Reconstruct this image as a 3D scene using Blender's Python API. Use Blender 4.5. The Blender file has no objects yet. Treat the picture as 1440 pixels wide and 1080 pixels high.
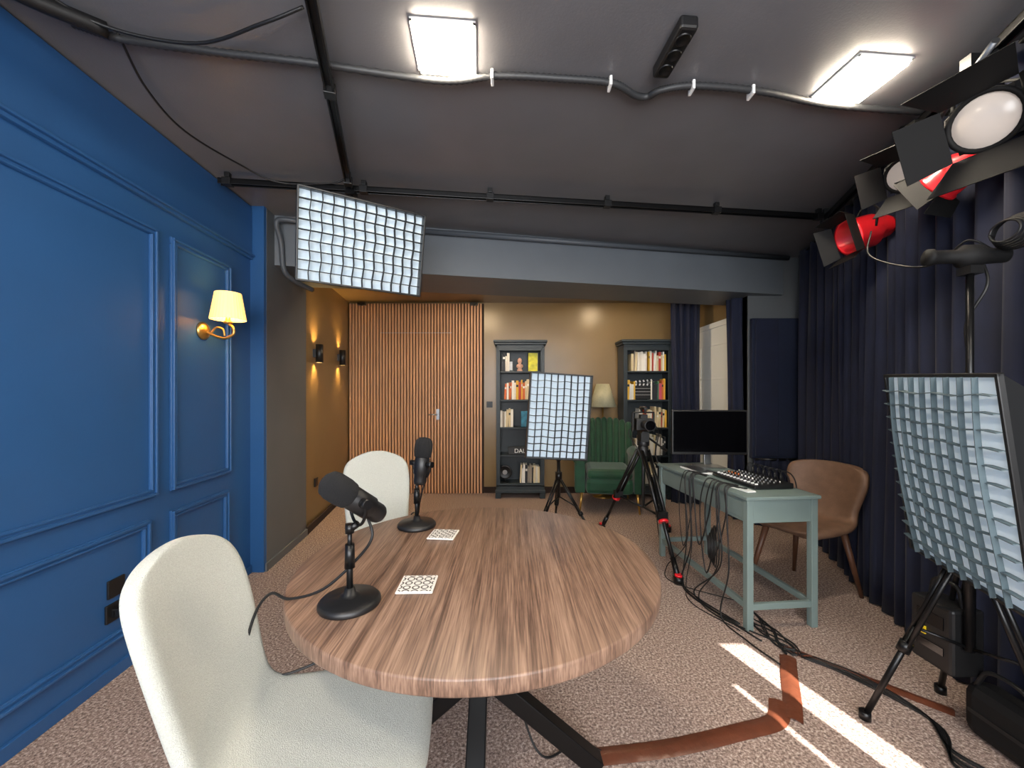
import bpy,bmesh,math,random
from mathutils import Vector,Matrix
random.seed(7)
V=Vector
PI=math.pi
sc=bpy.context.scene
col=sc.collection
def lin(h):
    h=h.lstrip('#'); r=[int(h[i:i+2],16)/255 for i in (0,2,4)]
    return tuple((c/12.92 if c<=.04045 else ((c+.055)/1.055)**2.4) for c in r)
def mat(name,c,rough=.5,metal=0,noise=0,ns=40,bump=0,bs=200,e=0,ec=None,stretch=None,sheen=0,spec=None,coat=0):
    m=bpy.data.materials.new(name); m.use_nodes=True
    nt=m.node_tree; b=nt.nodes['Principled BSDF']
    if isinstance(c,str): c=lin(c)
    b.inputs['Base Color'].default_value=(*c,1)
    b.inputs['Roughness'].default_value=rough; b.inputs['Metallic'].default_value=metal
    if spec is not None: b.inputs['Specular IOR Level'].default_value=spec
    if sheen:
        b.inputs['Sheen Weight'].default_value=sheen
    if coat: b.inputs['Coat Weight'].default_value=coat
    if e:
        b.inputs['Emission Color'].default_value=(*(lin(ec) if ec else c),1); b.inputs['Emission Strength'].default_value=e
    tc=nt.nodes.new('ShaderNodeTexCoord'); mp=nt.nodes.new('ShaderNodeMapping')
    nt.links.new(tc.outputs['Object'],mp.inputs[0])
    if stretch: mp.inputs['Scale'].default_value=stretch
    if noise:
        n=nt.nodes.new('ShaderNodeTexNoise'); n.inputs['Scale'].default_value=ns; n.inputs['Detail'].default_value=4
        nt.links.new(mp.outputs[0],n.inputs['Vector'])
        r=nt.nodes.new('ShaderNodeValToRGB')
        r.color_ramp.elements[0].position=.3; r.color_ramp.elements[1].position=.7
        r.color_ramp.elements[0].color=(*[x*(1-noise) for x in c],1)
        r.color_ramp.elements[1].color=(*[min(1,x*(1+noise)) for x in c],1)
        nt.links.new(n.outputs['Fac'],r.inputs[0]); nt.links.new(r.outputs[0],b.inputs['Base Color'])
    if bump:
        n=nt.nodes.new('ShaderNodeTexNoise'); n.inputs['Scale'].default_value=bs; n.inputs['Detail'].default_value=3
        nt.links.new(mp.outputs[0],n.inputs['Vector'])
        bu=nt.nodes.new('ShaderNodeBump'); bu.inputs['Strength'].default_value=bump; bu.inputs['Distance'].default_value=.01
        nt.links.new(n.outputs['Fac'],bu.inputs['Height']); nt.links.new(bu.outputs[0],b.inputs['Normal'])
    return m

# ---------- materials
M_blue=mat('blue_paint','#295486',.38,noise=.05,ns=3,bump=.05,bs=60)
M_ceil=mat('ceiling_paint','#6a696c',.38,noise=.05,ns=4,bump=.06,bs=120)
M_grey=mat('grey_paint','#62686e',.5,noise=.05,ns=3)
M_olive=mat('olive_paint','#806a47',.30,noise=.05,ns=3,bump=.05,bs=60)
M_pillar=mat('pillar_grey','#5d6164',.55,noise=.05,ns=3)
M_navy=mat('navy_velvet','#0d152e',.85,noise=.2,ns=8,sheen=.06)
M_panel=mat('navy_panel','#131c33',.9,noise=.1,ns=30)
M_black=mat('black_plastic','#141415',.42)
M_blackm=mat('black_metal','#101011',.35,metal=.3)
M_matte=mat('matte_black_metal','#0b0b0c',.7,spec=.3)
M_foam=mat('black_foam','#0e0e10',.95,bump=.6,bs=500)
M_rub=mat('cable_rubber','#0f0f10',.5)
M_steel=mat('steel','#a9abad',.3,metal=1)
M_gold=mat('brass','#c9a15a',.3,metal=.9)
M_white=mat('white_plastic','#e8e8e6',.4)
M_fab=mat('cream_fabric','#bcbeb6',.95,noise=.10,ns=260,bump=.5,bs=420,sheen=.1)
M_leather=mat('brown_leather','#6e5341',.55,noise=.18,ns=14,bump=.2,bs=160)
M_woodleg=mat('wood_leg','#5a3a28',.5,noise=.2,ns=20,stretch=(4,4,.5))
M_green=mat('green_velvet','#073f26',.7,noise=.25,ns=10,sheen=.25)
M_desk=mat('desk_paint','#72827f',.45,noise=.04,ns=6)
M_case=mat('bookcase_paint','#232d32',.45,noise=.08,ns=8)
M_slat=mat('slat_wood','#c2926a',.5,noise=.2,ns=9,stretch=(6,6,.4))
M_slatb=mat('slat_felt','#2a1b14',.9)
M_red=mat('red_enamel','#e0222c',.3,coat=.3)
M_tape=mat('brown_tape','#5f3423',.3,noise=.15,ns=20,bump=.3,bs=30)
M_shade=mat('floor_shade','#a9a68a',.8,noise=.08,ns=60)
M_screen=mat('screen_glass','#050507',.12)
M_lens=mat('fresnel_lens','#b9b0a8',.25,e=.22,ec='#f0e0d4')
M_led=mat('led_panel','#ffffff',.5,e=125,ec='#ffefd6')
M_pipe=mat('grey_pipe','#4a4f55',.5)
M_conduit=mat('conduit','#2e2f31',.5)
M_softglow=mat('diffuser_fabric_glow','#c4d2dc',.8,noise=.03,ns=10,e=.22,ec='#d5ebfa')  # softboxes are off; faint glow put into the fabric to brighten it
M_grid=mat('grid_fabric','#20252a',.8)
M_gridl=mat('grid_fabric_light','#56666c',.8)
M_door=mat('white_door','#e6e9e6',.45)
M_wshade=mat('sconce_shade','#f3d69a',.7,e=1.2,ec='#ffc267')
M_bulb=mat('bulb','#ffffff',.5,e=110,ec='#ffcb80')

# carpet
def carpet():
    m=bpy.data.materials.new('carpet'); m.use_nodes=True; nt=m.node_tree; b=nt.nodes['Principled BSDF']
    tc=nt.nodes.new('ShaderNodeTexCoord')
    n=nt.nodes.new('ShaderNodeTexNoise'); n.inputs['Scale'].default_value=95; n.inputs['Detail'].default_value=3; n.inputs['Roughness'].default_value=.75
    nt.links.new(tc.outputs['Object'],n.inputs['Vector'])
    r=nt.nodes.new('ShaderNodeValToRGB'); cr=r.color_ramp
    cr.elements[0].position=.34; cr.elements[0].color=(*lin('#4f413b'),1)
    cr.elements[1].position=.68; cr.elements[1].color=(*lin('#d4c6bb'),1)
    e=cr.elements.new(.46); e.color=(*lin('#847067'),1)
    e=cr.elements.new(.56); e.color=(*lin('#a69186'),1)
    nt.links.new(n.outputs['Fac'],r.inputs[0]); nt.links.new(r.outputs[0],b.inputs['Base Color'])
    b.inputs['Roughness'].default_value=.95
    bu=nt.nodes.new('ShaderNodeBump'); bu.inputs['Strength'].default_value=.5; bu.inputs['Distance'].default_value=.005
    nt.links.new(n.outputs['Fac'],bu.inputs['Height']); nt.links.new(bu.outputs[0],b.inputs['Normal'])
    return m
M_carpet=carpet()
def tablewood():
    m=bpy.data.materials.new('table_oak'); m.use_nodes=True; nt=m.node_tree; b=nt.nodes['Principled BSDF']
    tc=nt.nodes.new('ShaderNodeTexCoord')
    mp=nt.nodes.new('ShaderNodeMapping'); mp.inputs['Scale'].default_value=(38,1.3,6); mp.inputs['Rotation'].default_value=(0,0,.12)
    nt.links.new(tc.outputs['Object'],mp.inputs[0])
    n=nt.nodes.new('ShaderNodeTexNoise'); n.inputs['Scale'].default_value=1; n.inputs['Detail'].default_value=6; n.inputs['Roughness'].default_value=.6; n.inputs['Distortion'].default_value=.6
    nt.links.new(mp.outputs[0],n.inputs['Vector'])
    mp2=nt.nodes.new('ShaderNodeMapping'); mp2.inputs['Scale'].default_value=(260,7,30); mp2.inputs['Rotation'].default_value=(0,0,.12)
    nt.links.new(tc.outputs['Object'],mp2.inputs[0])
    n2=nt.nodes.new('ShaderNodeTexNoise'); n2.inputs['Scale'].default_value=1; n2.inputs['Detail'].default_value=3
    nt.links.new(mp2.outputs[0],n2.inputs['Vector'])
    mx=nt.nodes.new('ShaderNodeMix'); mx.data_type='FLOAT'; mx.inputs[0].default_value=.48
    nt.links.new(n.outputs['Fac'],mx.inputs[2]); nt.links.new(n2.outputs['Fac'],mx.inputs[3])
    r=nt.nodes.new('ShaderNodeValToRGB'); cr=r.color_ramp
    cr.elements[0].position=.36; cr.elements[0].color=(*lin('#4c382d'),1)
    cr.elements[1].position=.64; cr.elements[1].color=(*lin('#957966'),1)
    e=cr.elements.new(.5); e.color=(*lin('#755b4b'),1)
    nt.links.new(mx.outputs[0],r.inputs[0]); nt.links.new(r.outputs[0],b.inputs['Base Color'])
    b.inputs['Roughness'].default_value=.42
    return m
M_table=tablewood()
def coastmat():
    m=bpy.data.materials.new('coaster_print'); m.use_nodes=True; nt=m.node_tree; b=nt.nodes['Principled BSDF']
    tc=nt.nodes.new('ShaderNodeTexCoord')
    w=nt.nodes.new('ShaderNodeTexVoronoi'); w.feature='F1'; w.inputs['Scale'].default_value=38; w.inputs['Randomness'].default_value=.1
    nt.links.new(tc.outputs['Object'],w.inputs['Vector'])
    r=nt.nodes.new('ShaderNodeValToRGB'); cr=r.color_ramp; cr.interpolation='CONSTANT'
    cr.elements[0].color=(*lin('#d8d6d0'),1); cr.elements[0].position=0
    cr.elements[1].color=(*lin('#d8d6d0'),1); cr.elements[1].position=.5
    e=cr.elements.new(.34); e.color=(*lin('#5a5652'),1)
    nt.links.new(w.outputs['Distance'],r.inputs[0]); nt.links.new(r.outputs[0],b.inputs['Base Color'])
    return m
M_coast=coastmat()

# ---------- geometry helpers
def xf(bm,verts,M): bmesh.ops.transform(bm,matrix=M,verts=verts)
def box(bm,c,s,R=None,mi=0):
    r=bmesh.ops.create_cube(bm,size=1)
    M=Matrix.Translation(V(c))@(R.to_4x4() if R else Matrix())@Matrix.Diagonal((*s,1))
    xf(bm,r['verts'],M)
    fs={f for v in r['verts'] for f in v.link_faces}
    for f in fs: f.material_index=mi
    return r['verts']
def cyl(bm,p0,p1,r0,r1=None,seg=16,mi=0):
    if r1 is None: r1=r0
    p0=V(p0);p1=V(p1); d=p1-p0; L=d.length
    r=bmesh.ops.create_cone(bm,cap_ends=True,segments=seg,radius1=r0,radius2=max(r1,1e-4),depth=L)
    q=d.to_track_quat('Z','Y').to_matrix().to_4x4()
    xf(bm,r['verts'],Matrix.Translation((p0+p1)/2)@q)
    for f in {f for v in r['verts'] for f in v.link_faces}:
        f.material_index=mi
        if len(f.verts)==4 and seg>4: f.smooth=True
    return r['verts']
def lathe(bm,prof,M=None,seg=32,mi=0,a0=0,a1=2*PI):
    rings=[];vs=[]
    for (r,z) in prof:
        ring=[]
        if r<1e-5:
            v=bm.verts.new((0,0,z)); ring=[v]*seg; vs.append(v)
        else:
            for i in range(seg):
                a=2*PI*i/seg; v=bm.verts.new((r*math.cos(a),r*math.sin(a),z)); ring.append(v); vs.append(v)
        rings.append(ring)
    for a,b in zip(rings,rings[1:]):
        for i in range(seg):
            j=(i+1)%seg; q=[a[i],a[j],b[j],b[i]]
            u=[]
            for v in q:
                if v not in u: u.append(v)
            if len(u)>=3:
                try:
                    f=bm.faces.new(u); f.smooth=True; f.material_index=mi
                except ValueError: pass
    if M: xf(bm,vs,M)
    return vs
def catmull(P,n=8,closed=False):
    P=[V(p) for p in P]
    if len(P)<3: return P
    out=[]
    Q=[P[0]*2-P[1]]+P+[P[-1]*2-P[-2]]
    for i in range(1,len(Q)-2):
        for k in range(n):
            t=k/n; a,b,c,d=Q[i-1],Q[i],Q[i+1],Q[i+2]
            out.append(.5*((2*b)+(c-a)*t+(2*a-5*b+4*c-d)*t*t+(3*b-a-3*c+d)*t**3))
    out.append(P[-1]); return out
def tube(bm,P,r,n=8,seg=8,smooth=True,mi=0,rib=0):
    pts=catmull(P,n) if smooth else [V(p) for p in P]
    up=V((0,0,1)); prev=None; rings=[]
    for i,p in enumerate(pts):
        t=(pts[min(i+1,len(pts)-1)]-pts[max(i-1,0)]).normalized()
        if prev is None:
            a=t.cross(up) if abs(t.dot(up))<.95 else t.cross(V((1,0,0)))
        else: a=prev-t*prev.dot(t)
        a.normalize(); prev=a; b=t.cross(a)
        rr=r*(1+(rib if i%2 else 0))
        rings.append([bm.verts.new(p+a*rr*math.cos(2*PI*k/seg)+b*rr*math.sin(2*PI*k/seg)) for k in range(seg)])
    for A,B in zip(rings,rings[1:]):
        for k in range(seg):
            f=bm.faces.new([A[k],A[(k+1)%seg],B[(k+1)%seg],B[k]]); f.smooth=True; f.material_index=mi
    for R in (rings[0][::-1],rings[-1]):
        f=bm.faces.new(R); f.material_index=mi
def poly(bm,pts,z0,z1):
    a=[bm.verts.new((x,y,z0)) for x,y in pts]; b=[bm.verts.new((x,y,z1)) for x,y in pts]
    bm.faces.new(a[::-1]); bm.faces.new(b); n=len(pts)
    for i in range(n): bm.faces.new([a[i],a[(i+1)%n],b[(i+1)%n],b[i]])
    bmesh.ops.recalc_face_normals(bm,faces=bm.faces[:])
def mkobj(name,bm,mats,bevel=0,sub=0,solid=0,recalc=True,soff=0,smooth=False):
    if recalc: bmesh.ops.recalc_face_normals(bm,faces=bm.faces[:])
    me=bpy.data.meshes.new(name); bm.to_mesh(me); bm.free()
    if not isinstance(mats,(list,tuple)): mats=[mats]
    for m in mats: me.materials.append(m)
    if smooth:
        for p in me.polygons: p.use_smooth=True
    o=bpy.data.objects.new(name,me); col.objects.link(o)
    if solid:
        m=o.modifiers.new('s','SOLIDIFY'); m.thickness=solid; m.offset=soff
    if bevel:
        m=o.modifiers.new('b','BEVEL'); m.width=bevel; m.segments=2; m.limit_method='ANGLE'; m.angle_limit=math.radians(50)
    if sub:
        m=o.modifiers.new('u','SUBSURF'); m.levels=sub; m.render_levels=sub
    return o
class G:
    def __init__(s,name,loc=(0,0,0),rz=0,M=None):
        s.e=bpy.data.objects.new(name,None); s.e.empty_display_size=.1; col.objects.link(s.e)
        s.e.matrix_world=M if M else Matrix.Translation(V(loc))@Matrix.Rotation(rz,4,'Z')
    def add(s,name,bm,mats,**k):
        o=mkobj(name,bm,mats,**k); o.parent=s.e; return o
def NB(): return bmesh.new()
def dirM(pos,d): return Matrix.Translation(V(pos))@V(d).to_track_quat('Z','Y').to_matrix().to_4x4()

# ================= ROOM =================
b=NB(); box(b,(.4,1.9,-.05),(6.2,7.4,.1)); mkobj('floor',b,M_carpet)
b=NB(); box(b,(.4,1.9,2.77),(6.2,7.4,.1)); mkobj('ceiling',b,M_ceil)
b=NB(); poly(b,[(-2.3,3.66),(-1.9,3.66),(2.6,4.45),(2.6,5.4),(-2.3,5.4)],2.54,2.66); mkobj('ceiling_alcove',b,M_olive)
def wall(name,p0,p1,z0,z1,m,t=.1,side=1):
    p0=V((*p0,0));p1=V((*p1,0)); d=(p1-p0).normalized(); n=V((-d.y,d.x,0))*side*t
    b=NB(); poly(b,[(p0.x,p0.y),(p1.x,p1.y),(p1.x+n.x,p1.y+n.y),(p0.x+n.x,p0.y+n.y)],z0,z1)
    return mkobj(name,b,m)
H=2.72
wall('wall_left',(-1.633,-1.5),(-1.943,2.93),0,H,M_blue,.4)
b=NB(); poly(b,[(-1.944,2.93),(-1.842,2.93),(-1.842,2.96),(-1.944,2.96)],0,H); mkobj('wall_left_return',b,M_blue)
b=NB(); poly(b,[(-2.35,2.96),(-1.84,2.96),(-1.93,3.7),(-2.35,3.7)],0,H); mkobj('wall_pillar',b,M_pillar)
wall('wall_alcove_left',(-1.95,3.68),(-2.18,5.3),0,2.56,M_olive)
wall('wall_back',(-2.3,5.28),(2.6,5.28),0,2.6,M_olive)
wall('wall_alcove_right',(2.42,5.3),(2.42,4.06),0,2.6,M_olive,side=1)
wall('wall_jog',(2.42,4.05),(3.3,4.05),0,H,M_pillar)
wall('wall_right',(3.05,4.08),(1.93,1.05),0,H,M_grey)
wall('wall_right_return',(1.93,1.05),(2.9,.85),0,H,M_grey,side=1)
wall('wall_right_rear',(2.85,.95),(2.85,-1.55),0,H,M_grey)
# unseen front wall: window opening, plus two slits shaped to cast the sun streaks
b=NB()
def fr(x0,x1,z0,z1): box(b,((x0+x1)/2,-1.51,(z0+z1)/2),(x1-x0,.02,z1-z0))
fr(-2.1,-1.3,0,H); fr(-1.3,1.7,0,.85); fr(-1.3,1.7,2.35,H); fr(1.7,2.115,0,H)
fr(2.115,2.15,0,1.70); fr(2.115,2.15,2.02,H); fr(2.15,2.31,0,H); fr(2.31,2.45,0,1.72); fr(2.31,2.45,2.2,H); fr(2.45,3.0,0,H)
mkobj('wall_front',b,M_grey)
b=NB()
for x in (-1.28,-.3,.7,1.68): box(b,(x,-1.5,1.6),(.05,.06,1.5))
for z in (.87,2.33): box(b,(.2,-1.5,z),(3.0,.06,.05))
box(b,(.2,-1.53,1.6),(3.1,.01,1.6))  # opaque sheet added to keep the sun out of the window
mkobj('window_1',b,M_white,bevel=.004)
# beam
b=NB()
def bf(x): return 3.454+.2*x
poly(b,[(-1.9,bf(-1.9)),(2.75,bf(2.75)),(2.75,4.56),(-1.9,3.72)],2.33,H); mkobj('beam',b,M_grey)
# left wall frame matrix
dl=V((-.0698,.9976,0)); 
ML=Matrix(((dl.x,-dl.y,0,-1.738),(dl.y,dl.x,0,0),(0,0,1,0),(0,0,0,1)))
# room side = -y local
def frame(name,s0,s1,z0,z1):
    b=NB()
    for w,t,o in ((.04,.014,0),(.014,.026,.004),(.01,.02,.028)):
        a0,a1,c0,c1=s0+o,s1-o,z0+o,z1-o
        for (cx,cz,sx,sz) in (((a0+a1)/2,c0+w/2,a1-a0,w),((a0+a1)/2,c1-w/2,a1-a0,w),(a0+w/2,(c0+c1)/2,w,c1-c0-2*w),(a1-w/2,(c0+c1)/2,w,c1-c0-2*w)):
            box(b,(cx,-t/2,cz),(sx,t,sz))
    b.transform(ML); mkobj(name,b,M_blue,bevel=.003)
frame('trim_1',.6,2.085,.79,2.195)
frame('trim_2',2.18,2.69,.79,2.195)
frame('trim_3',.6,2.04,.17,.68)
frame('trim_4',2.18,2.67,.17,.68)
b=NB()
box(b,(.7,-.012,2.33),(4.46,.024,.02)); box(b,(.7,-.02,2.345),(4.46,.04,.014)); box(b,(.7,-.008,2.53),(4.46,.016,.36))
b.transform(ML); mkobj('trim_5',b,M_blue,bevel=.003)
b=NB(); box(b,(.7,-.008,.03),(4.46,.016,.06)); b.transform(ML); mkobj('baseboard_left',b,M_blue,bevel=.003)
b=NB(); poly(b,[(-1.838,2.94),(-1.825,2.94),(-1.915,3.7),(-1.93,3.7)],0,.06); mkobj('baseboard_pillar',b,M_pillar)
b=NB(); poly(b,[(-1.935,3.7),(-1.915,3.7),(-2.15,5.2),(-2.17,5.2)],0,.07); mkobj('baseboard_alcove',b,M_slatb)
b=NB(); box(b,(1.0,5.272,.04),(2.8,.016,.08)); mkobj('baseboard_back',b,M_slatb)
# slat wall
g=G('slat_wall_panel',(0,0,0))
b=NB(); box(b,(-1.27,5.262,1.26),(1.79,.03,2.52)); g.add('backing',b,M_slatb)
b=NB(); n=44
for i in range(n):
    box(b,(-2.14+i*.0402,5.235,1.26),(.0255,.026,2.51))
g.add('slats',b,M_slat,bevel=.002)
b=NB()
box(b,(-1.27,5.223,2.13),(.95,.004,.006)); 
cyl(b,(-.98,5.22,1.05),(-.98,5.17,1.05),.01); cyl(b,(-.98,5.17,1.05),(-1.09,5.17,1.05),.009); box(b,(-.98,5.221,1.05),(.04,.008,.14))
g.add('door_handle',b,M_steel)
b=NB()
for x in (-1.98,-.5): box(b,(x,5.2,2.505),(.1,.05,.03)); cyl(b,(x,5.2,2.5),(x,5.16,2.5),.02)
g.add('top_brackets',b,M_blackm)

# white door in the alcove's right wall
g=G('door_1',(0,0,0))
b=NB(); box(b,(2.402,4.68,1.05),(.03,.82,2.1)); g.add('leaf',b,M_door,bevel=.004)
b=NB()
for z in (.35,.95,1.5,1.9): box(b,(2.386,4.68,z),(.008,.62,.02)); 
for y in (4.37,4.99): box(b,(2.386,y,1.1),(.008,.02,1.6))
box(b,(2.39,4.26,1.07),(.03,.06,2.14)); box(b,(2.39,5.11,1.07),(.03,.06,2.14)); box(b,(2.39,4.68,2.13),(.03,.9,.06))
g.add('mouldings',b,M_door,bevel=.002)
b=NB(); cyl(b,(2.38,4.36,1.05),(2.33,4.36,1.05),.01); cyl(b,(2.335,4.36,1.05),(2.335,4.47,1.05),.009); g.add('handle',b,M_steel)

# wall hanging acoustic panel
g=G('acoustic_panel',(0,0,0))
b=NB(); box(b,(2.72,4.015,1.38),(.58,.05,1.42)); g.add('fabric_panel',b,M_panel,bevel=.01)
b=NB(); box(b,(2.57,3.983,1.385),(.23,.02,1.38)); g.add('fabric_fold',b,M_navy,bevel=.006)

# curtains
def curtain(name,p0,p1,z0,z1,amp=.045,wl=.15,m=M_navy,seed=1):
    rnd=random.Random(seed)
    p0=V((*p0,0));p1=V((*p1,0)); d=p1-p0; L=d.length; d.normalize(); nn=V((-d.y,d.x,0))
    nx=max(8,int(L/.0125)); nz=14; b=NB(); rows=[]
    ph=0; phs=[]
    for i in range(nx+1):
        phs.append(ph); ph+=2*PI*(L/nx)/(wl*(1+.35*math.sin(i*.021+seed)))
    for k in range(nz+1):
        h=k/nz; row=[]
        for i in range(nx+1):
            s=L*i/nx
            a=amp*(1.0-.35*h)*(1+.3*math.sin(i*.05+seed))
            w=a*math.sin(phs[i]+.35*math.sin(h*3+i*.03))+.25*a*math.sin(2.3*phs[i]+h*2)
            p=p0+d*(s+.012*math.sin(h*4+s*7))+nn*w
            row.append(b.verts.new((p.x,p.y,z0+(z1-z0)*h)))
        rows.append(row)
    for A,B in zip(rows,rows[1:]):
        for i in range(nx): f=b.faces.new([A[i],A[i+1],B[i+1],B[i]]); f.smooth=True
    g=G(name,(p0.x,p0.y,0)); g.e.location=(0,0,0)
    g.add('cloth',b,m,solid=.004)
    b=NB(); cyl(b,(p0.x,p0.y,z1-.01),(p1.x,p1.y,z1-.01),.012); g.add('rail',b,M_blackm)
curtain('curtain',(2.86,3.92),(1.86,1.22),.01,2.7,amp=.045,wl=.16,seed=2)
curtain('curtain',(1.93,4.78),(2.26,4.72),.01,2.5,amp=.04,wl=.11,seed=5)
curtain('curtain',(2.30,4.24),(2.40,4.10),.01,2.5,amp=.03,wl=.09,seed=8)
curtain('curtain',(2.43,3.95),(2.84,3.90),.01,.68,amp=.02,wl=.12,seed=11)

# pipe on beam & pillar
g=G('heating_pipe')
b=NB(); tube(b,[(-1.0,bf(-1.0)-.04,2.67),(2.78,bf(2.78)-.04,2.69)],.022,smooth=False,seg=12)
tube(b,[(-1.0,bf(-1)-.04,2.67),(-1.55,bf(-1.55)-.08,2.67),(-1.62,3.07,2.66),(-1.75,3.02,2.66),(-1.79,3.0,2.62),(-1.79,3.06,2.5),(-1.79,3.1,2.3),(-1.76,3.2,2.24),(-1.72,3.4,2.22)],.02,seg=12)
g.add('pipe',b,M_pipe)

# ceiling LED panels
def led(name,x,y,s=.225,rz=.08,z=H,m=M_led):
    g=G(name,(x,y,z-.008),rz)
    b=NB(); box(b,(0,0,-.009),(s,s,.018)); g.add('diffuser',b,m,bevel=.006)
    b=NB()
    for sx,sy,w,h in ((0,1,s+.02,.01),(0,-1,s+.02,.01),(1,0,.01,s+.02),(-1,0,.01,s+.02)):
        box(b,(sx*(s/2+.005),sy*(s/2+.005),.003),(w,h,.008))
    g.add('rim',b,M_white)
led('ceiling_light',-.268,1.585); led('ceiling_light',1.53,1.74)
led('ceiling_light',-.7,-.3); led('ceiling_light',1.2,-.2)  # unseen panels added behind the camera to brighten the room
M_ledfill=mat('led_warm_fill','#ffffff',.5,e=115,ec='#ffe2b8')
led('ceiling_light',-.4,4.15,z=2.54,m=M_ledfill); led('ceiling_light',1.2,4.5,s=.16,z=2.54,m=M_ledfill)  # panels added out of view behind the beam to brighten the alcove

# lighting tracks
def track(name,p0,p1,w=.04,h=.035,hang=()):
    p0=V(p0);p1=V(p1); d=(p1-p0); L=d.length
    ang=math.atan2(d.y,d.x)
    g=G(name,(p0+p1)/2,ang)
    b=NB(); box(b,(0,0,h*.35),(L,w,h*.3)); box(b,(0,w*.4,0),(L,w*.2,h)); box(b,(0,-w*.4,0),(L,w*.2,h))
    g.add('channel',b,M_blackm,bevel=.002)
    b=NB(); 
    n=max(2,int(L/.8))
    for i in range(n+1):
        x=-L/2+.05+(L-.1)*i/n
        box(b,(x,0,(H-p0.z)/2+h*.4),(.03,.03,max(.01,H-p0.z-h*.9)))
        box(b,(x,0,0),(.05,w+.01,h+.008)); 
    g.add('brackets',b,M_black,bevel=.002)
track('ceiling_track',(-1.84,2.48,2.66),(2.36,2.98,2.66))
track('ceiling_track',(-.56,.95,2.66),(-1.045,2.53,2.66))
track('ceiling_track',(1.70,1.1,2.645),(2.38,3.02,2.645))
# conduit on ceiling
g=G('ceiling_conduit')
CP=[(-1.62,1.45,2.69),(-1.50,1.52,2.695),(-1.2,1.58,2.697),(-.85,1.63,2.697),(-.32,1.66,2.690),(-.06,1.70,2.697),(.22,1.715,2.697),(.44,1.74,2.697),(.56,1.80,2.69),(.62,1.81,2.69),(.67,1.77,2.69),(.82,1.755,2.697),(1.14,1.79,2.697),(1.5,1.87,2.697),(2.0,1.92,2.697)]
CP[4]=(-.32,1.725,2.697)
b=NB(); tube(b,CP,.013,n=22,seg=8,rib=.25); g.add('corrugated_tube',b,M_conduit)
b=NB()
for p in ((-.085,1.70),(.43,1.735),(.80,1.757),(1.08,1.785)): box(b,(p[0],p[1],2.69),(.012,.05,.04))
g.add('clips',b,M_white,bevel=.002)
g=G('ceiling_cable')
b=NB(); tube(b,[(-1.5,1.5,2.70),(-1.62,1.75,2.68),(-1.66,2.0,2.66),(-1.6,2.3,2.67),(-1.45,2.45,2.64),(-1.15,2.5,2.66),(-1.05,2.5,2.69)],.005); 
tube(b,[(-1.62,1.3,2.7),(-1.5,1.45,2.68),(-1.2,1.5,2.66),(-.9,1.42,2.66),(-.74,1.4,2.7)],.006)
tube(b,[(-1.75,1.1,2.66),(-1.65,1.3,2.66),(-1.52,1.48,2.69)],.028)
g.add('cables',b,M_rub)
# ceiling power strip
g=G('power_strip',(.64,1.56,2.69),math.radians(95))
b=NB(); box(b,(0,0,0),(.24,.07,.05)); g.add('housing',b,M_black,bevel=.01)
b=NB()
for x in (-.07,0,.07): lathe(b,[(.0,-.026),(.02,-.026),(.024,-.03),(.028,-.03),(.028,-.02)],Matrix.Translation((x,0,0)),20)
g.add('sockets',b,M_blackm)

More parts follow.
